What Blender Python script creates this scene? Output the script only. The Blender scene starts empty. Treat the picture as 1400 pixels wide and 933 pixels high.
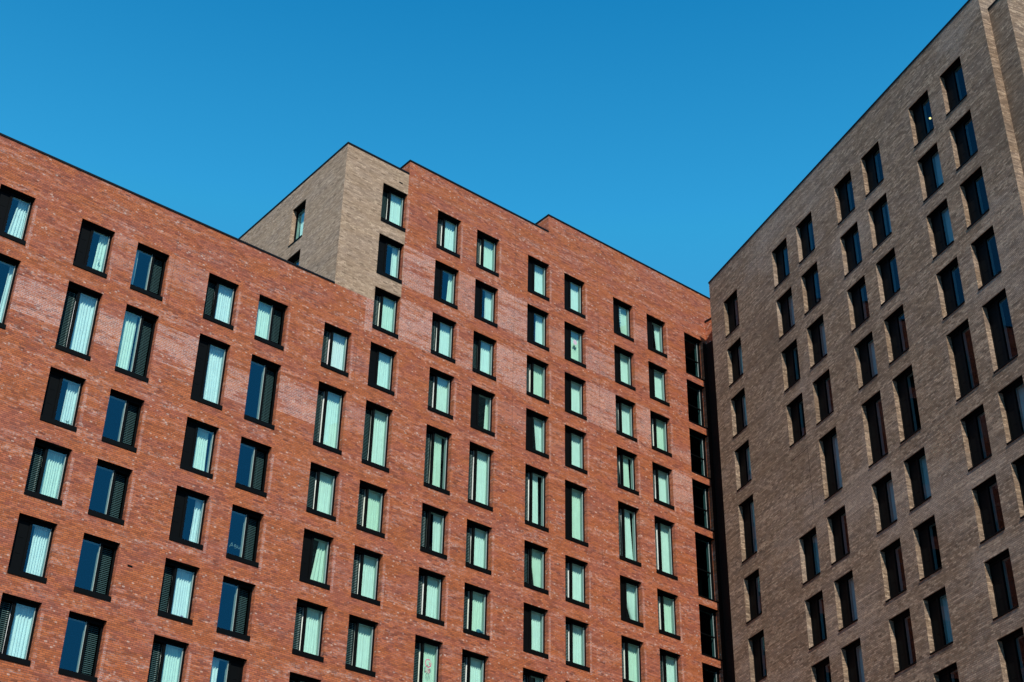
import bpy, math, random
from mathutils import Matrix, Vector
R = math.radians
rnd = random.Random(7)
scene = bpy.context.scene
COL = scene.collection
EYE = 1.6                                   # the photographer's eye above the pavement
A1, A2 = R(38.7347), R(21.7227)             # directions of the two facades
DR, DB = 47.748, 34.8406                    # their distances

def nrm(a): return Vector((math.cos(a), math.sin(a), 0))
# local frames: x to the right along the wall, y into the building, z up
u1 = nrm(A1); n1 = nrm(A1 + math.pi/2)
u2 = nrm(A2); n2 = nrm(A2 + math.pi/2)
MR = Matrix.Translation(n1*DR + Vector((0, 0, EYE))) @ Matrix.Rotation(A1, 4, 'Z')
MB_ = Matrix.Translation(u2*DB + Vector((0, 0, EYE))) @ Matrix.Rotation(A2 - math.pi/2, 4, 'Z')
GZ = -EYE                                   # ground level in the local frames

# ---------------------------------------------------------------- camera
W_, H_ = 1400., 933.
F = 2046.59; PITCH = 0.568262; ROLL = 0.0189907
cam = bpy.data.cameras.new('camera'); cam.sensor_width = 36; cam.lens = F/W_*36; cam.clip_end = 6000
co = bpy.data.objects.new('camera', cam); COL.objects.link(co); scene.camera = co
co.matrix_world = Matrix.Translation((0, 0, EYE)) @ Matrix.Rotation(math.pi/2 + PITCH, 4, 'X') @ Matrix.Rotation(ROLL, 4, 'Z')
CI = co.matrix_world.inverted()
def pix(M, x, y, z):
    p = CI @ (M @ Vector((x, y, z)))
    return (700 + F*p.x/-p.z, 466.5 - F*p.y/-p.z)
def in_view(M, x0, x1, z0, z1, m=14):
    P = [pix(M, x, 0, z) for x in (x0, x1) for z in (z0, z1)]
    return (max(p[0] for p in P) > -m and min(p[0] for p in P) < W_+m and
            max(p[1] for p in P) > -m and min(p[1] for p in P) < H_+m)

# ---------------------------------------------------------------- materials
class NT:
    def __init__(s, name):
        s.m = bpy.data.materials.new(name); s.m.use_nodes = True
        s.t = s.m.node_tree; s.t.nodes.clear()
        s.out = s.t.nodes.new('ShaderNodeOutputMaterial')
    def n(s, typ, props=None, **ins):
        k = s.t.nodes.new(typ)
        for a, b in (props or {}).items(): setattr(k, a, b)
        for a, b in ins.items():
            a = int(a[1:]) if a[0] == 'i' and a[1:].isdigit() else a.replace('_', ' ')
            s.put(k.inputs[a], b)
        return k
    def put(s, sock, v):
        if hasattr(v, 'is_output'): s.t.links.new(v, sock)
        elif hasattr(v, 'outputs'): s.t.links.new(v.outputs[0], sock)
        else: sock.default_value = v
    def math(s, op, a, b=0.0, c=None, clamp=False):
        k = s.t.nodes.new('ShaderNodeMath'); k.operation = op; k.use_clamp = clamp
        s.put(k.inputs[0], a); s.put(k.inputs[1], b)
        if c is not None: s.put(k.inputs[2], c)
        return k.outputs[0]
    def xyz(s, x, y, z=0.0):
        return s.n('ShaderNodeCombineXYZ', X=x, Y=y, Z=z).outputs[0]
    def mix(s, f, a, b, typ='MIX'):
        k = s.t.nodes.new('ShaderNodeMix'); k.data_type = 'RGBA'; k.blend_type = typ
        s.put(k.inputs[0], f); s.put(k.inputs[6], a); s.put(k.inputs[7], b)
        return k.outputs[2]
    def ramp(s, f, stops, interp='LINEAR'):
        k = s.t.nodes.new('ShaderNodeValToRGB'); cr = k.color_ramp; cr.interpolation = interp
        while len(cr.elements) < len(stops): cr.elements.new(0.5)
        for e, (p, c) in zip(cr.elements, stops):
            e.position = p; e.color = c if len(c) == 4 else (*c, 1)
        s.put(k.inputs[0], f); return k.outputs[0]
    def noise(s, vec, scale, detail=3, rough=.55):
        return s.n('ShaderNodeTexNoise', Vector=vec, Scale=scale, Detail=detail, Roughness=rough).outputs[0]
    def smooth(s, v, a, b):
        k = s.t.nodes.new('ShaderNodeMapRange'); k.interpolation_type = 'SMOOTHSTEP'
        s.put(k.inputs[0], v); k.inputs[1].default_value = a; k.inputs[2].default_value = b
        return k.outputs[0]

def brick(name, stops, mortar, pale_m, bloom, bump, dark, blotch_a, blotch_b, bl_amt, mscale=1.0, weather=None, rowc=.16):
    t = NT(name)
    uv = t.n('ShaderNodeUVMap', {'uv_map': 'UVMap'})
    sp = t.n('ShaderNodeSeparateXYZ', Vector=uv)
    u, v = sp.outputs[0], sp.outputs[1]
    wob = t.math('MULTIPLY', t.math('SUBTRACT', t.noise(t.xyz(u, v), 3.0, 2), .5), .012)
    vr = t.math('DIVIDE', t.math('ADD', v, wob), .075)
    row = t.math('FLOOR', vr)
    rsh = t.n('ShaderNodeTexWhiteNoise', {'noise_dimensions': '1D'}, W=row).outputs[0]
    ur = t.math('ADD', t.math('DIVIDE', u, .225), t.math('ADD', t.math('MULTIPLY', t.math('MODULO', row, 2.0), .5), t.math('MULTIPLY', rsh, .3)))
    colm = t.math('FLOOR', ur)
    cell = t.xyz(colm, row)
    r1 = t.n('ShaderNodeTexWhiteNoise', {'noise_dimensions': '2D'}, Vector=cell)
    sep = t.n('ShaderNodeSeparateColor', Color=r1.outputs[1])
    ra, rb, rc = sep.outputs
    fv = t.math('FRACT', vr); fu = t.math('FRACT', ur)
    mv = t.math('MAXIMUM', t.smooth(fv, .16, .08), t.smooth(fv, .90, .97))
    mu = t.math('MAXIMUM', t.smooth(fu, .05, .03), t.smooth(fu, .96, .985))
    mort = t.math('MAXIMUM', mv, mu)
    # wide tonal drift of the wall, laid out in courses
    n_big = t.noise(t.xyz(t.math('MULTIPLY', u, .45), v), .95, 5, .66)
    n_str = t.noise(t.xyz(t.math('MULTIPLY', u, .16), t.math('MULTIPLY', v, 1.0)), 2.6, 4, .68)
    n_fin = t.noise(t.xyz(t.math('MULTIPLY', u, .5), v), 9.0, 4, .7)
    pale = t.n('ShaderNodeAttribute', {'attribute_name': 'pale'}).outputs[2]
    base = t.ramp(ra, stops)
    base = t.mix(t.math('MULTIPLY', t.smooth(n_big, .44, .58), bl_amt), base, t.mix(.5, blotch_a, base))
    base = t.mix(t.math('MULTIPLY', t.smooth(t.math('ADD', t.math('MULTIPLY', n_str, .4), t.math('MULTIPLY', n_big, .6)), .52, .42), bl_amt), base, t.mix(.55, blotch_b, base))
    if weather:
        n_h = t.noise(t.xyz(t.math('MULTIPLY', u, .8), v), .16, 5, .62)
        base = t.mix(t.math('MULTIPLY', t.smooth(n_h, .50, .66), .55), base, weather[0])
        base = t.mix(t.math('MULTIPLY', t.smooth(n_h, .48, .34), .60), base, weather[1])
    # a scatter of pale and of over-burnt bricks
    light = t.math('MULTIPLY', t.math('GREATER_THAN', t.math('ADD', rb, t.math('MULTIPLY', t.smooth(n_str, .45, .7), .11)), .925), t.math('LESS_THAN', t.math('ABSOLUTE', t.math('SUBTRACT', fu, t.math('ADD', .3, t.math('MULTIPLY', ra, .4)))), t.math('ADD', .07, t.math('MULTIPLY', rc, .16))))
    base = t.mix(t.math('MULTIPLY', light, t.math('ADD', .12, t.math('MULTIPLY', rc, .40))), base, bloom)
    dk = t.math('LESS_THAN', rc, .05)
    base = t.mix(t.math('MULTIPLY', dk, .40), base, dark)
    # lime bloom streaks
    st = t.math('MULTIPLY', t.smooth(n_str, .46, .68), t.smooth(n_fin, .38, .60))
    patch = t.math('MULTIPLY', pale, t.smooth(t.math('ADD', n_str, t.math('MULTIPLY', n_fin, .45)), .56, .76))
    am = t.math('MAXIMUM', t.math('MULTIPLY', st, .18), t.math('MULTIPLY', patch, .16))
    base = t.mix(am, base, bloom)
    mc = t.mix(t.math('MAXIMUM', t.math('MULTIPLY', st, .75), patch), mortar, pale_m)
    colr = t.mix(t.math('MULTIPLY', mort, mscale), base, mc)
    rv = t.n('ShaderNodeTexWhiteNoise', {'noise_dimensions': '1D'}, W=t.math('ADD', row, 57.3)).outputs[0]
    val = t.math('MULTIPLY', t.math('ADD', .66, t.math('MULTIPLY', n_fin, .68)), t.math('ADD', 1-rowc/2, t.math('MULTIPLY', rv, rowc)))
    colr = t.mix(1.0, colr, t.xyz(val, val, val), 'MULTIPLY')
    hgt = t.math('ADD', t.math('MULTIPLY', t.math('SUBTRACT', 1.0, mort), t.math('ADD', .8, t.math('MULTIPLY', rb, .25))), t.math('MULTIPLY', n_fin, .3))
    bp = t.n('ShaderNodeBump', Strength=bump, Distance=.012, Height=hgt)
    b = t.n('ShaderNodeBsdfPrincipled', Base_Color=colr, Roughness=.88, Normal=bp.outputs[0])
    b.inputs['Specular IOR Level'].default_value = .25
    t.put(t.out.inputs[0], b); return t.m

def plain(name, col, rough=.5, metal=0.0, noise=.15, spec=.5, scale=6.0):
    t = NT(name)
    g = t.n('ShaderNodeNewGeometry')
    n = t.noise(g.outputs['Position'], scale, 4)
    k = t.math('ADD', 1-noise, t.math('MULTIPLY', n, 2*noise))
    c = t.mix(1.0, (*col, 1), t.xyz(k, k, k), 'MULTIPLY')
    b = t.n('ShaderNodeBsdfPrincipled', Base_Color=c, Roughness=rough, Metallic=metal)
    b.inputs['Specular IOR Level'].default_value = spec
    t.put(t.out.inputs[0], b); return t.m

def glass(name, tint, refl, fac):
    t = NT(name)
    g = t.n('ShaderNodeNewGeometry')
    nz = t.noise(g.outputs['Position'], 1.3, 2)
    bp = t.n('ShaderNodeBump', Strength=.05, Distance=.02, Height=nz)
    a = t.n('ShaderNodeBsdfTransparent', Color=(*tint, 1))
    b = t.n('ShaderNodeBsdfGlossy', Color=(*refl, 1), Roughness=.015, Normal=bp.outputs[0])
    dt = t.n('ShaderNodeVectorMath', {'operation': 'DOT_PRODUCT'}, i0=g.outputs['Normal'], i1=g.outputs['Incoming'])
    ca = t.math('SUBTRACT', 1.0, t.math('ABSOLUTE', dt.outputs['Value']), clamp=True)
    f = t.math('ADD', fac, t.math('MULTIPLY', t.math('POWER', ca, 4.5), .75), clamp=True)
    m = t.n('ShaderNodeMixShader', i0=f, i1=a.outputs[0], i2=b.outputs[0])
    t.put(t.out.inputs[0], m); return t.m

def cloth(name, col):
    t = NT(name)
    g = t.n('ShaderNodeNewGeometry')
    n = t.noise(g.outputs['Position'], 3.0, 3)
    k = t.math('ADD', .9, t.math('MULTIPLY', n, .2))
    c = t.mix(1.0, (*col, 1), t.xyz(k, k, k), 'MULTIPLY')
    a = t.n('ShaderNodeBsdfDiffuse', Color=c)
    b = t.n('ShaderNodeBsdfTranslucent', Color=c)
    m = t.n('ShaderNodeMixShader', i0=.06, i1=a.outputs[0], i2=b.outputs[0])
    t.put(t.out.inputs[0], m); return t.m

c4 = lambda *a: (*a, 1)
M = {}
M['red'] = brick('red_brick',
    [(0, (.20, .046, .022)), (.2, (.34, .078, .031)), (.55, (.45, .113, .042)), (.85, (.53, .148, .056)), (1, (.45, .130, .068))],
    c4(.21, .085, .052), c4(.60, .47, .45), c4(.70, .53, .43), .7, c4(.11, .035, .028),
    c4(.50, .150, .045), c4(.38, .135, .105), .8, .95)
M['taupe'] = brick('taupe_brick',
    [(0, (.13, .082, .052)), (.3, (.22, .143, .092)), (.7, (.30, .200, .130)), (1, (.46, .32, .215))],
    c4(.13, .092, .066), c4(.55, .43, .31), c4(.58, .42, .27), .38, c4(.09, .055, .034),
    c4(.26, .165, .095), c4(.30, .22, .165), .7, 1.0, rowc=.32, weather=(c4(.40, .31, .245), c4(.16, .10, .060)))
M['beige'] = brick('beige_brick',
    [(0, (.26, .175, .115)), (.3, (.38, .257, .170)), (.7, (.46, .315, .212)), (1, (.58, .41, .285))],
    c4(.30, .20, .125), c4(.62, .48, .34), c4(.66, .49, .32), .8, c4(.12, .075, .045),
    c4(.44, .29, .175), c4(.42, .305, .225), .7, .9)
M['black'] = plain('black_metal', (.0022, .0028, .003), .6, spec=.08)
M['cap'] = plain('parapet_metal', (.005, .006, .008), .6, spec=.15)
M['blade'] = plain('louvre_metal', (.045, .10, .10), .6, noise=.1, spec=.2)
M['blade_g'] = plain('louvre_metal_dark', (.045, .085, .075), .6, noise=.1, spec=.3)
M['sun_sliver'] = plain('painted_sun_sliver', (.30, .42, .38), .5, noise=.2)  # pale colour standing for sun on the louvre's edge
M['lining'] = plain('plaster_lining', (.34, .40, .37), .8, noise=.06)
M['room'] = plain('dark_room', (.010, .011, .012), .9, spec=.05)
M['shade_joint'] = plain('brown_shade_and_joint', (.030, .012, .008), .8, noise=.3, spec=.1)  # dark brown for the link's painted shade and for the panel joint
M['joint'] = plain('red_sealant', (.14, .05, .03), .8)
M['joint_b'] = plain('brown_sealant', (.17, .11, .07), .8)
M['roof'] = plain('roof_felt', (.07, .07, .075), .9)
M['glass'] = glass('window_glass', (.79, 1.0, .94), (.32, .80, 1.0), .14)
M['glass_b'] = glass('brown_block_glass', (.50, .64, .68), (.66, .72, .95), .032)
M['glass_d'] = glass('dark_glass', (.25, .42, .42), (.62, .85, 1.0), .05)
M['curtain'] = cloth('curtain_cloth', (.80, .86, .80))
M['curtain_b'] = cloth('bluish_curtain_cloth', (.84, .87, .88))
M['curtain_g'] = cloth('greenish_curtain_cloth', (.74, .82, .70))
M['curtain_w'] = cloth('white_curtain_cloth', (.92, .86, .84))
M['asphalt'] = plain('asphalt', (.05, .05, .052), .9, scale=2)
M['paving'] = plain('paving', (.11, .105, .10), .85, scale=2)
M['leaf'] = plain('leaf_green', (.08, .22, .05), .6)
M['pot'] = plain('pot_clay', (.25, .13, .08), .8)
M['teal'] = plain('teal_cloth', (.02, .14, .22), .8)
M['pink'] = plain('pink_ink', (.62, .16, .24), .8)
M['white'] = plain('white_paper', (.75, .80, .78), .7)
M['ink'] = plain('pale_ink', (.07, .20, .23), .7)
M['pink_pale'] = plain('faded_pink', (.62, .50, .58), .8)
M['toy'] = plain('mauve_plush', (.22, .10, .20), .9)
_t = NT('lamp_glow'); _t.put(_t.out.inputs[0], _t.n('ShaderNodeEmission', Color=(1, .72, .22, 1), Strength=3.5)); M['lamp'] = _t.m

# ---------------------------------------------------------------- mesh helpers
class MB:
    def __init__(s): s.v = []; s.f = []; s.m = []; s.uv = []; s.pale = []
    def quad(s, p, mi=0, uv=None, pale=0.0):
        i = len(s.v); s.v += [tuple(q) for q in p]; s.f.append(tuple(range(i, i+len(p))))
        s.m.append(mi); s.uv.append(uv or [(q[0]+q[1], q[2]) for q in p]); s.pale.append(pale)
    def box(s, x0, x1, y0, y1, z0, z1, mi=0):
        c = lambda a, b, d: ((x0, x1)[a], (y0, y1)[b], (z0, z1)[d])
        for p in (((0,0,0),(1,0,0),(1,0,1),(0,0,1)), ((1,1,0),(0,1,0),(0,1,1),(1,1,1)),
                  ((0,1,0),(0,0,0),(0,0,1),(0,1,1)), ((1,0,0),(1,1,0),(1,1,1),(1,0,1)),
                  ((0,0,1),(1,0,1),(1,1,1),(0,1,1)), ((0,1,0),(1,1,0),(1,0,0),(0,0,0))):
            s.quad([c(*q) for q in p], mi)
    def build(s, name, mats, parent=None, loc=(0, 0, 0), smooth=False, bevel=0):
        me = bpy.data.meshes.new(name); me.from_pydata(s.v, [], s.f)
        ul = me.uv_layers.new(name='UVMap'); k = 0
        for fu in s.uv:
            for q in fu: ul.data[k].uv = q; k += 1
        if any(s.pale):
            at = me.attributes.new('pale', 'FLOAT', 'FACE')
            for i, q in enumerate(s.pale): at.data[i].value = q
        for mm in (mats if isinstance(mats, (list, tuple)) else [mats]): me.materials.append(mm)
        for i, p in enumerate(me.polygons): p.material_index = s.m[i]; p.use_smooth = smooth
        o = bpy.data.objects.new(name, me); COL.objects.link(o); o.location = loc
        if parent: o.parent = parent
        return o
def tag(o, label=None, cat=None, group=None, kind=None):
    for k, v in (('label', label), ('category', cat), ('group', group), ('kind', kind)):
        if v: o[k] = v
    return o
def empty(name, mat):
    e = bpy.data.objects.new(name, None); COL.objects.link(e); e.matrix_world = mat; e.empty_display_size = .5
    return e
def link_copy(src, parent, loc=(0, 0, 0), rz=0):
    o = src.copy(); COL.objects.link(o); o.parent = parent; o.location = loc; o.rotation_euler = (0, 0, rz)
    for ch in KIDS.get(src.name, ()):
        c = ch.copy(); COL.objects.link(c); c.parent = o
    return o
KIDS = {}

# ---------------------------------------------------------------- survey data (metres, local frames)
WX = 1.424; HN, HT = 2.267, 3.083; REV = .235
ZT = {1: 35.72, 2: 38.715, 3: 41.72, 4: 44.71, 0: 32.72, -1: 28.835, -2: 25.83, -3: 22.835, -4: 19.85, -5: 16.85, -6: 13.85}
XR = [13.01, 16.39, 18.83, 22.10, 24.53, 27.82, 30.26, 33.52, 35.95, 39.24, 41.68, 45.09, 47.53]
XS = 50.36; HSN, HST = 2.60, 3.475
YB = [-57.14, -52.18, -49.86, -46.43, -44.13, -40.37, -38.07]
DZB = .11
T_L, T_M, T_H, T_E = 37.90, 45.98, 46.80, 47.88      # roof heights: low wing, pale tower, tall block, its higher end
XT0, XT1, XH = 28.12, 31.70, 40.60
ZB = 46.94
def hgt(r): return HT if r == 0 else HN

# ---------------------------------------------------------------- wall builder
def wall(xs, zs, pick, to, uvo=(0, 0), rects=(), flip=False):
    """grid of cells; pick(x,z)->MB or None; to(x,z,d)->local point"""
    xs = sorted(set(round(x, 4) for x in xs)); zs = sorted(set(round(z, 4) for z in zs))
    for i in range(len(xs)-1):
        for j in range(len(zs)-1):
            xm, zm = (xs[i]+xs[i+1])/2, (zs[j]+zs[j+1])/2
            b = pick(xm, zm)
            if b is None: continue
            pv = 0.0
            for (a0, a1, b0, b1, q) in rects:
                if a0 < xm < a1 and b0 < zm < b1: pv = max(pv, q)
            c = [(xs[i], zs[j]), (xs[i+1], zs[j]), (xs[i+1], zs[j+1]), (xs[i], zs[j+1])]
            if flip: c = c[::-1]
            b.quad([to(x, z, 0) for x, z in c], 0, [(x+uvo[0], z+uvo[1]) for x, z in c], pv)
def reveal(b, x0, x1, z0, z1, to, d=REV, head=True, b2=None):
    b2 = b2 or b
    def q(bb, pts, us): bb.quad([to(*p) for p in pts], 0, us)
    q(b, [(x0, z0, 0), (x0, z0, d), (x0, z1, d), (x0, z1, 0)], [(x0, z0), (x0+d, z0), (x0+d, z1), (x0, z1)])
    q(b2, [(x1, z0, d), (x1, z0, 0), (x1, z1, 0), (x1, z1, d)], [(x1+d, z0), (x1, z0), (x1, z1), (x1+d, z1)])
    q(b, [(x0, z0, 0), (x1, z0, 0), (x1, z0, d), (x0, z0, d)], [(x0, z0), (x1, z0), (x1, z0+d), (x0, z0+d)])
    q(b, [(x0, z1, d), (x1, z1, d), (x1, z1, 0), (x0, z1, 0)], [(x0, z1+d), (x1, z1+d), (x1, z1), (x0, z1)])

# ================================================================ RED BUILDING
red = empty('apartment_building', MR)
tag(red, 'tall red brick apartment block with a pale brick corner tower and rows of black windows', 'building')
bR, bT = MB(), MB()
toF = lambda x, z, d: (x, d, z)
holes = []      # (x0,x1,z0,z1,col,row)
for c, x in enumerate(XR):
    for r in range(-6, 5):
        if r > 1 and c < 6: continue
        z1 = ZT[r]; z0 = z1 - hgt(r)
        if in_view(MR, x, x+WX, z0, z1): holes.append((x, x+WX, z0, z1, c, r))
for r in range(-6, 5):
    z1 = ZT[r]; z0 = z1 - (HST if r == 0 else HSN)
    if in_view(MR, XS, XS+WX, z0, z1): holes.append((XS, XS+WX, z0, z1, 13, r))
XL, XE, DEP = -6.0, 66.0, 15.0
def gap(c0, c1): return (XR[c0]+WX, XR[c1] if c1 < 13 else XS)
# panels where the lime bloom is strongest
rects = []
def pr(g, zt, zb, q): rects.append((g[0], g[1], zb, zt, q))
def rows(r, top=1.0, bot=0.0):           # the stretch beside the windows of a row
    return ZT[r]-hgt(r)*(1-top), ZT[r]-hgt(r)*(1-bot)
for g, r, top, bot, q in [((6, 7), 3, 1, 0, 1), ((6, 7), 2, 1, 0, 1), ((7, 8), 3, 1, 0, .7), ((7, 8), 2, .6, 0, .8), ((8, 9), 3, 1, 0, 1),
        ((8, 9), 2, 1, 0, 1), ((9, 10), 3, .7, 0, .5), ((10, 11), 3, .6, 0, .8), ((10, 11), 2, 1, 0, .9), ((11, 12), 4, .5, 0, .6),
        ((11, 12), 2, 1, .2, .9), ((11, 12), 3, .8, .3, .5), ((12, 13), 1, 1, .1, .9), ((12, 13), 2, .4, 0, .6),
        ((1, 2), 0, .75, .25, 1), ((2, 3), 0, .9, .35, 1), ((0, 1), 0, .8, .3, 1), ((3, 4), 0, .7, .2, .9), ((4, 5), 0, .85, .3, .9),
        ((1, 2), 1, 1, .3, .5), ((2, 3), 1, 1, .4, .5), ((5, 6), 0, .8, .4, .5), ((9, 10), 1, .8, .2, .3), ((8, 9), 1, .9, .4, .3), ((5, 6), 1, .7, .2, .3)]:
    g_ = gap(*g); zt, zb = rows(r, top, bot)
    rects.append((g_[0], g_[1], min(zt, zb), max(zt, zb), q))
rects.append((29.84, 30.26, 36.2, 37.9, 1))
for h in holes:
    if h[4] < 13 and (h[4]*3+h[5]) % 3: rects.append((h[1]+.04, h[1]+.15, h[2]-.1, h[3]-.3, .75))
xs = [XL, XT0, XT1, XH, 29.84, 51.79, 52.08, XE] + [h[0] for h in holes] + [h[1] for h in holes] + [q[0] for q in rects] + [q[1] for q in rects]
zs = [GZ, T_L, T_M, T_H, T_E, 38.79, 46.07, 44.62] + [h[2] for h in holes] + [h[3] for h in holes] + [q[2] for q in rects] + [q[3] for q in rects]
def top_at(x): return T_L if x < XT0 else T_M if x < XT1 else T_H if x < XH else T_E
def pick(x, z):
    if z > top_at(x): return None
    for h in holes:
        if h[0] < x < h[1] and h[2] < z < h[3]: return None
    if XT0 < x < XT1 and z > T_L and (x < 30.3 or z > 38.75): return bT
    if x > 51.79 and z < 44.62: return bC  # brick strip in the brown block's shadow, coloured dark
    return bR
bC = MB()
wall(xs, zs, pick, toF, rects=rects)
for h in holes:
    b = bT if (h[4] == 6 and h[5] >= 3) else bR
    reveal(b, *h[:4], toF, b2=bR)
# side walls, back walls
def side(b, x, y0, y1, z0, z1, left=True, hl=()):
    # wall across the building at x, its face to the left (or right)
    to = lambda y, z, d: (x + (d if left else -d), y, z)
    def pk(y, z):
        for q in hl:
            if q[0] < y < q[1] and q[2] < z < q[3]: return None
        return b
    wall([y0, y1] + [q[0] for q in hl] + [q[1] for q in hl], [z0, z1] + [q[2] for q in hl] + [q[3] for q in hl], pk, to, uvo=(x*.37+100, 0), flip=left)
    for q in hl: reveal(b, *q[:4], to)
SW = [(3.44, 4.65, 42.44, 44.70), (3.44, 4.65, 39.44, 41.71)]
side(bT, XT0, 0, DEP, T_L-1.0, T_M, True, SW)
side(bT, XT1-.001, 0.001, DEP, T_M-.3, T_M, False)
side(bR, XT1, 0, DEP, T_M-.2, T_H)
side(bR, XH, 0, DEP, T_H-.2, T_E)
side(bR, XL, 0, DEP, GZ, T_L)
side(bR, XE, 0, DEP, GZ, T_E, False)
for b, x0, x1, t in ((bR, XL, XT0, T_L), (bT, XT0, XT1, T_M), (bR, XT1, XH, T_H), (bR, XH, XE, T_E)):
    b.quad([(x1, DEP, GZ if b is bR else T_L-1), (x0, DEP, GZ if b is bR else T_L-1), (x0, DEP, t), (x1, DEP, t)], 0, [(x1, 0), (x0, 0), (x0, t), (x1, t)])
# the link that comes forward to meet the brown building
LX = 52.08
side(bR, LX, -3.4, 0, 44.62, 46.07); side(bC, LX, -3.4, 0, GZ, 44.62)  # lower link brick painted dark for the brown building's cast shadow
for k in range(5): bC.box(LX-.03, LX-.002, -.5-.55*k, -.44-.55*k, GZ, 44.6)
bC.build('link_painted_shade', M['shade_joint'], red)
wR = bR.build('wall', M['red'], red)
wT = bT.build('wall', M['beige'], red); wT['label'] = 'pale taupe brick walls of the corner tower'
# roofs with a shallow parapet
for (x0, x1, t) in ((XL, XT0, T_L), (XT0, XT1, T_M), (XT1, XH, T_H), (XH, XE, T_E)):
    b = MB(); b.box(x0+.02, x1-.02, .25, DEP-.02, t-.75, t-.45); b.build('roof', M['roof'], red)
b = MB(); b.box(LX+.02, LX+4, -3.35, -.02, 45.5, 45.9); b.build('roof', M['roof'], red)
def capping(segs, parent):
    b = MB()
    for s in segs: b.box(*s)
    return b.build('parapet_cap', M['cap'], parent)
ch, pr_ = .055, .03
capping([(XL-pr_, XT0-.002, -pr_, .36, T_L-.03, T_L+ch)], red)
capping([(XT0-pr_, XT1-.003, -pr_, .36, T_M-.03, T_M+ch), (XT0-pr_, XT0+.36, .362, DEP, T_M-.03, T_M+ch)], red)
capping([(XT1-pr_, XH-.003, -pr_, .36, T_H-.03, T_H+ch), (XT1-pr_, XT1+.36, .362, DEP, T_H-.03, T_H+ch)], red)
capping([(XH-pr_, XE, -pr_, .36, T_E-.03, T_E+ch), (XH-pr_, XH+.36, .362, DEP, T_E-.03, T_E+ch)], red)
capping([(LX-.03, LX+.3, -3.4, -.004, 46.04, 46.14)], red)
# dark room linings behind the windows
b = MB()
b.box(XL+.2, XE-.2, 2.6, 2.8, GZ, T_L-.8); b.box(XT0+2.6, XE-.2, 2.6, 2.8, T_L-.8, T_M-.8)
for r in range(-6, 5):
    zt = ZT[r] + .38
    b.box((XL if r < 2 else XT0)+.22, XE-.2, .36, 2.6, zt-.2, zt)
for x in [XL+.25] + [(XR[i+1]+XR[i]+WX)/2 for i in range(12)] + [49.7, 52.3]:
    b.box(x-.06, x+.06, .38, 2.58, GZ, (T_L if x < XT0 else T_M)-.8)
b.build('room_partition', M['room'], red)

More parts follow.
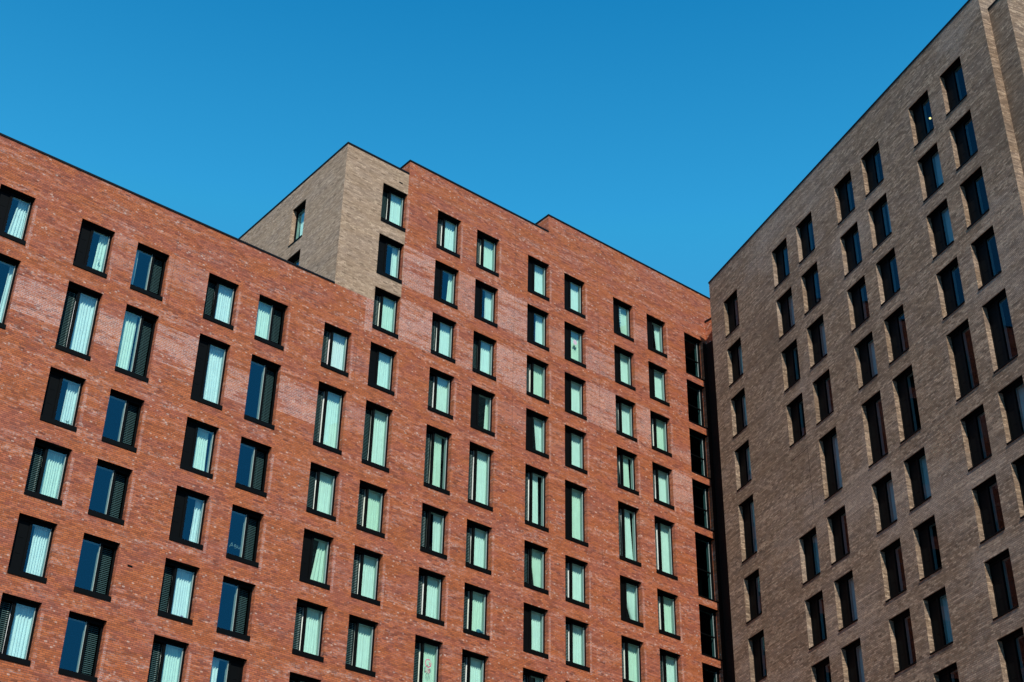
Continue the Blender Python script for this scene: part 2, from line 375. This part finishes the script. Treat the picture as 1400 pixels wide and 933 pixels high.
# ---------------------------------------------------------------- windows
def ring(b, x0, x1, z0, z1, y0, y1, l, r_, t, bt, mi=0):
    b.box(x0, x0+l, y0, y1, z0, z1, mi); b.box(x1-r_, x1, y0, y1, z0, z1, mi)
    b.box(x0+l, x1-r_, y0, y1, z1-t, z1, mi); b.box(x0+l, x1-r_, y0, y1, z0, z0+bt, mi)
PROTO = {}
GL = (.63, 1.335)          # glass span, vent on the left
def make_window(kind, w, h, vent, sillh=.19, lin=True):
    """origin: lower left corner of the opening; parts hang below the frame mesh"""
    f = MB(); g0 = .002; yf, yb = REV-.005, REV+.075
    if vent == 'L':   ga, gb, va, vb = GL[0], w-.088, .05, .525
    elif vent == 'R': ga, gb, va, vb = .055, .80, .885, w-.075
    elif vent == 'S': ga, gb, va, vb = .07, w-.09, None, None      # plain sash
    else:             ga, gb, va, vb = .06, w-.19, None, None       # stair glazing
    tp, bt = .13, .05
    zb = sillh
    f.box(g0, min(ga, va or ga), yf, yb, g0, h-g0)                                  # left stile
    f.box(max(gb, vb or gb), w-g0, yf, yb, g0, h-g0)                                # right stile
    if va is not None:
        m0, m1 = (vb, ga) if vent == 'L' else (gb, va)
        f.box(m0, m1, yf-.01, yb, g0, h-g0)
        f.box(va, vb, yf, yb, h-tp, h-g0); f.box(va, vb, yf, yb, g0, zb+bt)
    f.box(ga, gb, yf, yb, h-tp, h-g0); f.box(ga, gb, yf, yb, g0, zb+bt)
    if vent is None:
        f.box(ga, gb, yf-.008, yb, h*.46, h*.46+.055)
    # black strip that paints in the shade under the brick lintel
    f.box(g0, w-g0, .03, yf-.002, h-.012, h-.003)
    if lin:   # plaster reveal inside, seen through the glass
        for (x0, x1, z0, z1) in ((ga-.03, ga, zb, h-tp), (gb, gb+.03, zb, h-tp), (ga, gb, h-tp, h-tp+.03), (ga, gb, zb+bt-.03, zb+bt)):
            f.box(x0, x1, yb+.002, yb+.13, z0, z1, 1)
        x = gb-.024
        f.box(x, gb-.001, yf+.012, yb-.004, zb+bt, h-tp-.001, 1)
    fr = f.build('window', [M['black'], M['lining']])
    kids = []
    b = MB(); y = REV+.03
    b.quad([(ga, y, zb+bt), (gb, y, zb+bt), (gb, y, h-tp), (ga, y, h-tp)])
    kids.append(b.build('pane', M['glass_b'] if kind == 'dark' and sillh < .1 else M['glass'] if vent else M['glass_d'], fr))
    b = MB(); b.box(.003, w-.003, -.028, REV-.012, .003, sillh-.02)
    b.box(.003, w-.003, -.034, -.028, .0, sillh-.005)
    kids.append(b.build('sill', M['black'], fr))
    if va is not None and kind != 'dark':
        b = MB(); z = zb+bt+.02; y0 = REV+.17
        while z < h-tp-.05:
            b.quad([(va, y0, z), (vb, y0, z), (vb, y0+.010, z+.026), (va, y0+.010, z+.026)])
            b.quad([(va, y0+.010, z+.026), (vb, y0+.010, z+.026), (vb, y0+.04, z+.018), (va, y0+.04, z+.018)])
            tw = {'lit': .085, 'lit_n': .045}.get(kind, 0)
            if vent == 'L' and tw: b.box(vb-.05-tw, vb-.05, y0-.004, y0-.001, z+.002, z+.020, 2)  # pale tabs paint in the sunlit sliver of the louvre
            z += .070
        for xx in (va+(vb-va)*.5,): b.box(xx-.008, xx+.008, y0+.05, y0+.07, zb+bt, h-tp)
        b.box(va, vb, y0+.09, y0+.10, zb+bt, h-tp, 1)
        kids.append(b.build('louvre', [M['blade'], M['black'], M['sun_sliver']], fr))
    elif va is not None:
        b = MB(); b.box(va, vb, yf+.03, yf+.045, zb+bt, h-tp)
        k = 0; z = zb+bt+.06
        while z < h-tp-.08:
            b.box(va+.16, vb-.12, yf+.022, yf+.03, z, z+.006); z += .6
        kids.append(b.build('vent_panel', M['black'], fr))
    KIDS[fr.name] = kids
    return fr
DARKV = {(0, 1), (1, 1), (1, -1), (1, -3), (3, 0), (3, -2), (5, -2), (6, 3), (7, 3), (9, 3), (9, 4), (6, 1), (9, -2), (10, 4), (8, 3),
         (11, 4), (11, -1), (12, 4), (9, 1), (8, 1), (10, 2), (10, 1), (4, -4), (3, -1), (10, 3), (11, 3), (12, 3), (10, 0)}
VR = {2, 4}
used = set()
def place_window(parent, key, args, loc, rz=0):
    if key not in PROTO: PROTO[key] = make_window(*args)
    src = PROTO[key]
    if key not in used:
        used.add(key); src.parent = parent; src.location = loc; src.rotation_euler = (0, 0, rz); return src
    return link_copy(src, parent, loc, rz)
for (x0, x1, z0, z1, c, r) in holes:
    if c == 13:
        h = z1-z0; place_window(red, ('S', round(h, 2)), ('x', WX, h, None, .06, True), (x0, 0, z0)); continue
    v = 'R' if c in VR else 'L'
    kind = 'dark' if (c, r) in DARKV else ('lit', 'lit_n', 'lit_o', 'lit_n')[(c*5+r*3) % 4]
    place_window(red, (v, kind, r == 0), (kind, WX, z1-z0, v), (x0, 0, z0))
for q in SW:     # the tower's flank windows: x runs toward the camera, y inward
    place_window(red, ('T', 1), ('x', q[1]-q[0], q[3]-q[2], 'S', .06, True), (XT0, q[1], q[2]), -math.pi/2)
# two small vent bricks
for (x, z) in ((20.66, 22.05), (31.15, 45.15)):
    b = MB(); b.box(x, x+.2, -.006, .02, z, z+.075)
    b.build('wall_vent', M['black'], red)
# movement joints down the walls
for (x, z0, z1) in ((25.98, 33.2, T_L-.1), (29.55, 33.0, T_L-.1), (44.0, 24, 47.7), (38.4, 30.0, 46.7), (20.5, 33.4, T_L-.1)):
    b = MB(); b.box(x, x+.011, -.003, .01, z0, z1); b.build('movement_joint', M['joint'], red)

# ================================================================ BROWN BUILDING
brown = empty('apartment_building', MB_)
tag(brown, 'brown brick apartment block in raking light, with deep dark windows, beside the red block', 'building')
bB = MB()
bh = []
X0B, X1B, XP = -58.50, -34.95, -33.83
for c, x in enumerate(YB):
    for r in range(-6, 5):
        if c == 1 and r == 0: continue
        z1 = ZT[r]+DZB; z0 = z1-hgt(r)
        if in_view(MB_, x, x+WX, z0, z1): bh.append((x, x+WX, z0, z1, c, r))
xs = [X0B, X1B] + [h[0] for h in bh] + [h[1] for h in bh]; zs = [GZ, ZB] + [h[2] for h in bh] + [h[3] for h in bh]
def pickb(x, z):
    for h in bh:
        if h[0] < x < h[1] and h[2] < z < h[3]: return None
    return bB
wall(xs, zs, pickb, toF, uvo=(200, 0))
for h in bh: reveal(bB, *h[:4], toF)
DB_ = 22.0
def across(x, y0, y1, z0, z1, left):
    c = [(y0, z0), (y1, z0), (y1, z1), (y0, z1)]
    if left: c = c[::-1]
    bB.quad([(x, y, z) for y, z in c], 0, [(300+y, z) for y, z in c])
def along(y, x0, x1, z0, z1):
    bB.quad([(x0, y, z0), (x1, y, z0), (x1, y, z1), (x0, y, z1)], 0, [(200+x0, z0), (200+x1, z0), (200+x1, z1), (200+x0, z1)])
across(X0B, 0, DB_, GZ, ZB, True)
across(X1B, 0, DB_, GZ, ZB, False)
EP, ZP = .42, 46.10
along(EP, X1B, XP, GZ, ZP); across(XP, EP, DB_, GZ, ZP, False)
along(DB_, X0B, X1B, GZ, ZB)
bB.build('wall', M['taupe'], brown)
b = MB(); b.box(X0B+.02, X1B-.02, .3, DB_-.02, ZB-.8, ZB-.5); b.build('roof', M['roof'], brown)
b = MB(); b.box(X1B+.01, XP-.02, EP+.3, DB_-.02, ZP-.8, ZP-.5); b.build('roof', M['roof'], brown)
capping([(X0B-pr_, X1B+pr_, -pr_, .36, ZB-.03, ZB+ch), (X0B-pr_, X0B+.36, .362, DB_, ZB-.03, ZB+ch), (X1B-.36, X1B+pr_, .362, DB_, ZB-.03, ZB+ch)], brown)
capping([(X1B+.002, XP+pr_, EP-pr_, EP+.36, ZP-.03, ZP+ch), (XP-.36, XP+pr_, EP+.362, DB_, ZP-.03, ZP+ch)], brown)
b = MB()
b.box(X0B+.2, X1B-.4, 2.6, 2.8, GZ, ZB-.8)
for r in range(-6, 5):
    zt = ZT[r]+DZB+.38; b.box(X0B+.22, X1B-.4, .36, 2.6, zt-.2, zt)
for x in [X0B+.3] + [(YB[i+1]+YB[i]+WX)/2 for i in range(6)] + [X1B-.5]:
    b.box(x-.06, x+.06, .38, 2.58, GZ, ZB-.8)
b.build('room_partition', M['room'], brown)
for (x0, x1, z0, z1, c, r) in bh:
    place_window(brown, ('Lb', r == 0), ('dark', WX, z1-z0, 'L', .07), (x0, 0, z0))
# bricked-up opening, outlined by its joint
px0, px1, pz0, pz1 = -52.18, -50.76, 29.75, 32.85
b = MB(); b.quad([(px0, -.003, pz0), (px0+.014, -.003, pz0), (px0+.014, -.003, pz1), (px0, -.003, pz1)])
b.quad([(px1-.022, -.003, pz0), (px1, -.003, pz0), (px1, -.003, pz1), (px1-.022, -.003, pz1)])
b.quad([(px0, -.003, pz1), (px1, -.003, pz1), (px1, -.003, pz1+.03), (px0, -.003, pz1+.03)]); b.build('panel_joint', M['shade_joint'], brown)
for (x, z0, z1) in ((-42.2, 32, 46.8), (-53.6, 38, 46.8)):
    b = MB(); b.box(x, x+.012, -.003, .01, z0, z1); b.build('movement_joint', M['joint_b'], brown)

# ================================================================ CURTAINS
ORD = ['leftmost', 'second', 'third', 'fourth', 'fifth', 'sixth', 'seventh', 'eighth', 'ninth', 'tenth', 'eleventh', 'twelfth', 'thirteenth']
def curtain(Mw, x0, z0, h, at, bt, ab, bb, mat, seed, y=.455, zlo=.15):
    """spans at..bt along the head, ab..bb along the foot (metres from x0)"""
    q = random.Random(seed); n = 64; nz = 14
    ph = q.uniform(0, 6.28); wl = q.uniform(.088, .115); b = MB()
    pts = []
    for j in range(nz+1):
        t = j/nz; z = z0+zlo+(h-.10-zlo)*t
        s = t**.8; xa, xb = ab+(at-ab)*s, bb+(bt-bb)*s
        rowp = []
        for i in range(n+1):
            f = i/n; xx = xa+(xb-xa)*f
            u = f*(bt-at)/wl*6.283
            amp = .032*(1.2-.35*t)
            yy = y+amp*math.sin(u+ph+.7*math.sin(u*.21+ph)) + .007*math.sin(u*2.3+ph*2+2*t)
            xx += .006*math.sin(u*.5+5*t+ph)
            rowp.append((x0+xx, yy, z))
        pts.append(rowp)
    for j in range(nz):
        for i in range(n): b.quad([pts[j][i], pts[j][i+1], pts[j+1][i+1], pts[j+1][i]])
    # weld for smooth shading
    import bmesh
    o = b.build('curtain', mat, None, smooth=True)
    bm = bmesh.new(); bm.from_mesh(o.data); bmesh.ops.remove_doubles(bm, verts=bm.verts, dist=1e-5); bm.to_mesh(o.data); bm.free()
    org = Vector((x0+(at+bt)/2, y, z0+h))
    o.data.transform(Matrix.Translation(-org)); o.matrix_world = Mw @ Matrix.Translation(org)
    return o
FULL = (0, 1, 0, 1)
# curtain spans as shares of the glass: head from, head to, foot from, foot to
CR = {(0, 1): (.45, 1, .2, 1), (0, 0): (.8, 1, .75, 1),
      (1, 1): (.55, 1, .42, 1), (1, 0): FULL, (1, -1): (.42, 1, .42, 1), (1, -2): FULL, (1, -3): (.25, 1, .22, 1), (1, -4): FULL, (1, -5): FULL,
      (2, 1): (.05, .35, .0, .3), (2, 0): (.02, .92, .0, .9), (2, -1): (0, .2, 0, .16), (2, -5): (0, .4, 0, .4),
      (3, 1): FULL, (3, 0): (.12, 1, .22, 1), (3, -1): (0, .82, 0, .9), (3, -2): (.62, 1, .55, 1), (3, -3): FULL, (3, -4): FULL, (3, -5): FULL,
      (4, 1): FULL, (4, 0): (0, .16, 0, .12), (4, -4): (0, .6, 0, .55),
      (5, 1): FULL, (5, 0): FULL, (5, -1): FULL, (5, -2): (.55, 1, .12, 1), (5, -3): FULL,
      (6, 4): FULL, (6, 3): (.62, 1, .6, 1), (6, 2): FULL, (6, 1): FULL, (6, 0): FULL, (6, -1): FULL, (6, -2): FULL, (6, -3): FULL,
      (7, 4): FULL, (7, 3): (.75, 1, .55, 1), (7, 2): FULL, (7, 1): FULL, (7, 0): (0, .8, 0, .8), (7, -1): (.45, 1, .5, 1), (7, -2): FULL, (7, -3): FULL,
      (8, 4): FULL, (8, 3): (.5, 1, .5, 1), (8, 2): (.3, 1, .12, 1), (8, 1): (.84, 1, .70, 1), (8, 0): FULL, (8, -1): FULL, (8, -2): FULL, (8, -3): FULL,
      (9, 4): FULL, (9, 3): (.45, 1, .4, 1), (9, 2): FULL, (9, 1): (.3, 1, .62, 1), (9, 0): (0, .72, 0, .78), (9, -1): (.1, 1, .5, 1), (9, -2): (.25, 1, .3, 1), (9, -3): (.6, 1, .6, 1),
      (10, 4): FULL, (10, 3): FULL, (10, 2): FULL, (10, 1): FULL, (10, 0): FULL, (10, -1): FULL, (10, -2): FULL, (10, -3): FULL,
      (11, 4): (.15, 1, .62, 1), (11, 3): FULL, (11, 2): FULL, (11, 1): (0, .8, .1, .9), (11, 0): (0, .8, .1, 1), (11, -1): (0, 1, .85, 1), (11, -2): FULL,
      (12, 4): (.5, 1, .75, 1), (12, 3): FULL, (12, 2): FULL, (12, 1): FULL, (12, 0): FULL, (12, -1): FULL, (12, -2): FULL}
def where(c, r, names):
    if r == 0: rr = 'in the tall-window row'
    elif r > 0: rr = '%s above the tall row' % (['one row', 'two rows', 'three rows', 'four rows'][r-1])
    else: rr = '%s below the tall row' % (['one row', 'two rows', 'three rows', 'four rows', 'five rows', 'six rows'][-r-1])
    return '%s window column, %s' % (names[c], rr)
for (x0, x1, z0, z1, c, r) in holes:
    if (c, r) not in CR: continue
    ga, gb = (.055, .80) if c in VR else (GL[0], WX-.088)
    a, b_, d, e = CR[(c, r)]
    L = gb-ga; ext = .06
    f = lambda s: ga+L*s + (-ext if s <= 0 else ext if s >= 1 else 0)
    o = curtain(MR, x0, z0, z1-z0, f(a), f(b_), f(d), f(e), M['curtain_w'] if (c, r) == (5, 1) else M[('curtain_b', 'curtain_b', 'curtain')[(c+r) % 3]] if c < 5 else M[('curtain', 'curtain', 'curtain_g')[(c*2+r) % 3]], c*31+r*7+5)
    cov = (b_-a+e-d)/2
    st = 'pale green curtain fully drawn' if cov > .9 else 'pale curtain half drawn' if cov > .45 else 'narrow strip of pale curtain'
    tag(o, st + ', red building, ' + where(c, r, ORD), 'curtain', 'pale curtains behind the windows of the red building')
# the tower's flank window has a curtain too
q = SW[0]
o = curtain(MR @ Matrix.Translation((XT0, q[1], q[2])) @ Matrix.Rotation(-math.pi/2, 4, 'Z'), 0, 0, q[3]-q[2], .10, .95, .25, .9, M['curtain'], 99)
tag(o, 'pale curtain behind the upper side window of the pale brick tower', 'curtain', 'pale curtains behind the windows of the red building')
CBW = {(5, 3): (.1, .8, 0, .7), (5, 2): FULL, (4, 3): (.3, 1, .3, 1), (3, -1): FULL, (4, -1): FULL, (4, -3): FULL, (6, -1): FULL, (2, 0): FULL,
       (2, -2): FULL, (2, -3): FULL, (1, 3): FULL, (2, 2): FULL, (1, 2): (.5, 1, .5, 1), (3, 1): FULL, (1, -1): FULL, (0, 2): FULL, (0, 1): FULL, (0, 0): FULL, (0, -1): (.3, 1, .3, 1), (0, 3): FULL}
for (x0, x1, z0, z1, c, r) in bh:
    if (c, r) not in CBW: continue
    ga, gb = GL[0], WX-.088; a, b_, d, e = CBW[(c, r)]; L = gb-ga
    o = curtain(MB_, x0, z0, z1-z0, ga+L*a-.04, ga+L*b_+.04, ga+L*d-.04, ga+L*e+.04, M['curtain'], c*17+r*5+400)
    tag(o, 'grey-looking curtain, brown building, ' + where(c, r, ORD), 'curtain', 'curtains behind the windows of the brown building')

# ================================================================ THINGS SEEN IN THE WINDOWS
import bmesh
def blob(name, parts, mat, Mw, parent=None, smooth=True):
    """parts: (x,y,z,rx,ry,rz) lumps relative to the thing's base"""
    bm = bmesh.new(); q = random.Random(len(name)*7+int(parts[0][0]*100))
    for (x, y, z, a, b_, c) in parts:
        k = bmesh.ops.create_icosphere(bm, subdivisions=2, radius=1)
        for v in k['verts']:
            w_ = 1+q.uniform(-.10, .10); v.co = Vector((x+v.co.x*a*w_, y+v.co.y*b_*w_, z+v.co.z*c*w_))
    me = bpy.data.meshes.new(name); bm.to_mesh(me); bm.free(); me.materials.append(mat)
    for p in me.polygons: p.use_smooth = smooth
    o = bpy.data.objects.new(name, me); COL.objects.link(o)
    if parent: o.parent = parent
    else: o.matrix_world = Mw
    return o
def at(Mw, x, y, z): return Mw @ Matrix.Translation((x, y, z))
def stroke(b, pts, wd):
    for (xa, za), (xb, zb) in zip(pts, pts[1:]):
        d = Vector((xb-xa, zb-za)); d.normalize(); n = Vector((-d.y, d.x))*wd/2
        b.quad([(xa+n.x, 0, za+n.y), (xa-n.x, 0, za-n.y), (xb-n.x, 0, zb-n.y), (xb+n.x, 0, zb+n.y)])
SZ = .19
# plant on the sill (second window column from the left, one row below the tall row)
e = empty('potted_plant', at(MR, 17.60, .385, ZT[-1]-HN+SZ))
tag(e, 'small green potted plant on the sill in front of a pale curtain at left', 'plant')
b = MB()
for k in range(10):
    a0, a1 = k*math.tau/10, (k+1)*math.tau/10
    b.quad([(.045*math.cos(a0), .045*math.sin(a0), 0), (.045*math.cos(a1), .045*math.sin(a1), 0), (.062*math.cos(a1), .062*math.sin(a1), .11), (.062*math.cos(a0), .062*math.sin(a0), .11)])
b.build('pot', M['pot'], e)
b = MB(); q = random.Random(3)
for k in range(46):
    a = q.uniform(0, 6.28); r_ = q.uniform(.02, .12); z = .12+q.uniform(0, .24); w_ = .03
    c = Vector((r_*math.cos(a), r_*math.sin(a)*.5, z)); t_ = Vector((math.cos(a), math.sin(a)*.6, q.uniform(-.3, .9)))*.06; sd_ = Vector((-math.sin(a), math.cos(a)*.6, 0))*w_*.5
    b.quad([c-sd_*.3, c+t_*.5-sd_, c+t_, c+t_*.5+sd_])
b.build('foliage', M['leaf'], e)
o = blob('cloth_bundle', [(-.12, 0, .10, .15, .06, .11), (.0, 0, .26, .13, .06, .09), (.16, 0, .24, .12, .05, .045), (-.03, 0, .16, .10, .06, .10)], M['teal'], at(MR, 37.08, .385, ZT[-2]-HN+SZ))
tag(o, 'dark blue cloth bundle heaped on a window sill against a pale green curtain', 'bundle')
for k, (dx, a, c, lab) in enumerate(((.0, .10, .085, 'larger pale crumpled bag on the sill of a dark blue window at left'), (-.28, .05, .06, 'smaller pale crumpled bag on the sill of a dark blue window at left'))):
    o = blob('crumpled_bag', [(0, 0, c*.8, a, .05, c), (.05, 0, c*1.5, a*.5, .04, c*.5), (-.06, 0, c*1.2, a*.5, .04, c*.4)], M['white'], at(MR, 19.52+dx, .385, ZT[-1]-HN+SZ))
    tag(o, lab, 'bag')
o = blob('small_toy', [(0, 0, .07, .06, .05, .07), (0, 0, .17, .045, .04, .045), (-.035, 0, .21, .015, .01, .02), (.035, 0, .21, .015, .01, .02)], M['toy'], at(MR, 23.25, .385, ZT[-3]-HN+SZ))
tag(o, 'tiny mauve toy on the sill against a pale curtain near the lower left', 'toy')
o = blob('paper_leaf', [(0, 0, 0, .035, .004, .10), (.04, 0, .03, .02, .004, .05)], M['white'], at(MR, 17.47, .30, 34.38))
tag(o, 'white leaf-shaped cutout stuck inside a dark blue window, top row at left', 'sticker')
o = blob('candle', [(0, 0, .06, .018, .018, .07)], M['white'], at(MR, 25.07, .40, ZT[-2]-HN+SZ))
tag(o, 'small white candle on the sill below the pale window writing', 'candle')
# pale marks written on the glass
b = MB(); W2 = .022
stroke(b, [(-.24, -.10), (-.15, .10), (-.11, -.04)], W2); stroke(b, [(-.21, -.03), (-.12, -.02)], W2)
stroke(b, [(-.05, -.02), (-.02, .06), (.03, .05), (.04, -.02), (-.04, -.03)], W2); stroke(b, [(.05, -.08), (.09, -.02)], W2)
stroke(b, [(.10, .05), (.13, -.05), (.18, -.08), (.22, -.02), (.20, .02)], W2); stroke(b, [(-.01, -.09), (.03, -.07)], W2)
o = b.build('window_writing', M['ink']); o.matrix_world = at(MR, 25.0, .262, 24.27)
tag(o, 'faint pale handwriting on the glass of a dark blue window', 'writing')
# rosette drawing
b = MB(); n = 26
for k in range(n):
    a0, a1 = k*math.tau/n, (k+1)*math.tau/n
    r0 = .125+.012*math.sin(k*2.1); r1 = .165
    if k in (1, 2, 3): r0 = .15
    b.quad([(r0*math.cos(a0), 0, r0*1.15*math.sin(a0)), (r1*math.cos(a0), 0, r1*1.15*math.sin(a0)), (r1*math.cos(a1), 0, r1*1.15*math.sin(a1)), (r0*math.cos(a1), 0, r0*1.15*math.sin(a1))])
stroke(b, [(.03, .06), (.10, .02), (.05, -.03), (.11, -.05)], .035); stroke(b, [(-.10, -.10), (-.02, -.15), (.06, -.13)], .03)
for x in (-.09, -.03, .03, .08): stroke(b, [(x, -.22), (x*1.2+.01, -.42)], .02)
o = b.build('rosette_sticker', M['pink']); o.matrix_world = at(MR, 34.42, .262, 21.88)
tag(o, 'round pink rosette sticker on the glass in front of a pale curtain', 'sticker')
b = MB()
for k in range(14):
    a0, a1 = k*math.tau/14, (k+1)*math.tau/14
    b.quad([(0, 0, 0), (.13*math.cos(a0), 0, .15*math.sin(a0)), (.13*math.cos(a1), 0, .15*math.sin(a1))])
o = b.build('round_sticker', M['pink_pale']); o.matrix_world = at(MR, 42.62, .262, 40.93)
tag(o, 'faded pinkish round sticker near the top of a curtained pane, upper centre', 'sticker')
# a string of pale blobs hanging in the top row, second column from the right of the upper windows
o = blob('hanging_garland', [(0, 0, -.10-.15*k, .045, .03, .05) for k in range(6)], M['white'], at(MR, 45.09+.80, .33, ZT[4]-.25))
tag(o, 'string of pale blobs hanging beside a slanted curtain in the top window row', 'decoration')
for (x, y, z, r_, lab) in ((-39.99, .80, 44.25, .055, 'small lit yellow lamp inside a top-row window of the brown building'), (-39.33, .42, 21.52, .03, 'tiny glowing spot painting a yellow reflection in a low window at the right edge')):
    e = empty('lamp_and_glint', at(MB_, x, y, z)); tag(e, lab, 'lamp')
    blob('bulb', [(0, 0, 0, r_, r_, r_*.7)], M['lamp'], None, e)  # first is a lamp; second paints a small yellow reflection as a glow
    b = MB(); b.box(-.004, .004, -.004, .004, r_*.6, .35); b.build('cord', M['black'], e)

# ================================================================ GROUND
def sheet(name, x, y, z, m, kind='structure', cx=0, cy=0):
    b = MB(); b.quad([(cx-x, cy-y, z), (cx+x, cy-y, z), (cx+x, cy+y, z), (cx-x, cy+y, z)]); o = b.build(name, m); o['kind'] = kind; return o
sheet('ground', 2500, 2500, 0, M['asphalt'])
sheet('pavement', 120, 60, .004, M['paving'], cx=20, cy=25)

# ================================================================ LIGHT
AZ = R(-82.8); EL = R(41)
sun = bpy.data.lights.new('sun', 'SUN'); sun.energy = 4.5; sun.angle = R(.5); sun.color = (1, .955, .88)
so = bpy.data.objects.new('sun', sun); COL.objects.link(so)
sd = Vector((math.cos(EL)*math.cos(AZ), math.cos(EL)*math.sin(AZ), math.sin(EL)))
so.rotation_euler = sd.to_track_quat('Z', 'Y').to_euler()
w = bpy.data.worlds.new('World'); scene.world = w; w.use_nodes = True
nt = w.node_tree; nt.nodes.clear()
sk = nt.nodes.new('ShaderNodeTexSky'); sk.sky_type = 'NISHITA'; sk.sun_disc = False
sk.sun_elevation = EL; sk.sun_rotation = math.pi/2 - AZ
sk.air_density = 1.0; sk.dust_density = .3; sk.ozone_density = 1.2; sk.altitude = 50
bc = nt.nodes.new('ShaderNodeMix'); bc.data_type = 'RGBA'; bc.blend_type = 'MULTIPLY'; bc.inputs[0].default_value = 1
bc.inputs[7].default_value = (.30, 1.68, 1.72, 1)
cp = nt.nodes.new('ShaderNodeMix'); cp.data_type = 'RGBA'; cp.blend_type = 'DARKEN'; cp.inputs[0].default_value = 1
cp.inputs[7].default_value = (.42, 2.35, 4.6, 1)
tc = nt.nodes.new('ShaderNodeTexCoord'); sx = nt.nodes.new('ShaderNodeSeparateXYZ'); nt.links.new(tc.outputs['Generated'], sx.inputs[0])
gr = nt.nodes.new('ShaderNodeValToRGB'); nt.links.new(sx.outputs[2], gr.inputs[0])       # deeper blue toward the zenith
gr.color_ramp.elements[0].position = .55; gr.color_ramp.elements[0].color = (1, 1, 1.05, 1)
gr.color_ramp.elements[1].position = .74; gr.color_ramp.elements[1].color = (.18, .66, .86, 1)
gm = nt.nodes.new('ShaderNodeMix'); gm.data_type = 'RGBA'; gm.blend_type = 'MULTIPLY'; gm.inputs[0].default_value = 1
bg = nt.nodes.new('ShaderNodeBackground'); bg.inputs[1].default_value = .15
ow = nt.nodes.new('ShaderNodeOutputWorld')
nt.links.new(sk.outputs[0], bc.inputs[6]); nt.links.new(bc.outputs[2], gm.inputs[6]); nt.links.new(gr.outputs[0], gm.inputs[7]); nt.links.new(gm.outputs[2], cp.inputs[6]); nt.links.new(cp.outputs[2], bg.inputs[0]); nt.links.new(bg.outputs[0], ow.inputs[0])
scene.view_settings.view_transform = 'Standard'; scene.view_settings.look = 'None'; scene.view_settings.exposure = 0
scene.cycles.max_bounces = 6; scene.cycles.transparent_max_bounces = 8
scene.cycles.use_denoising = True
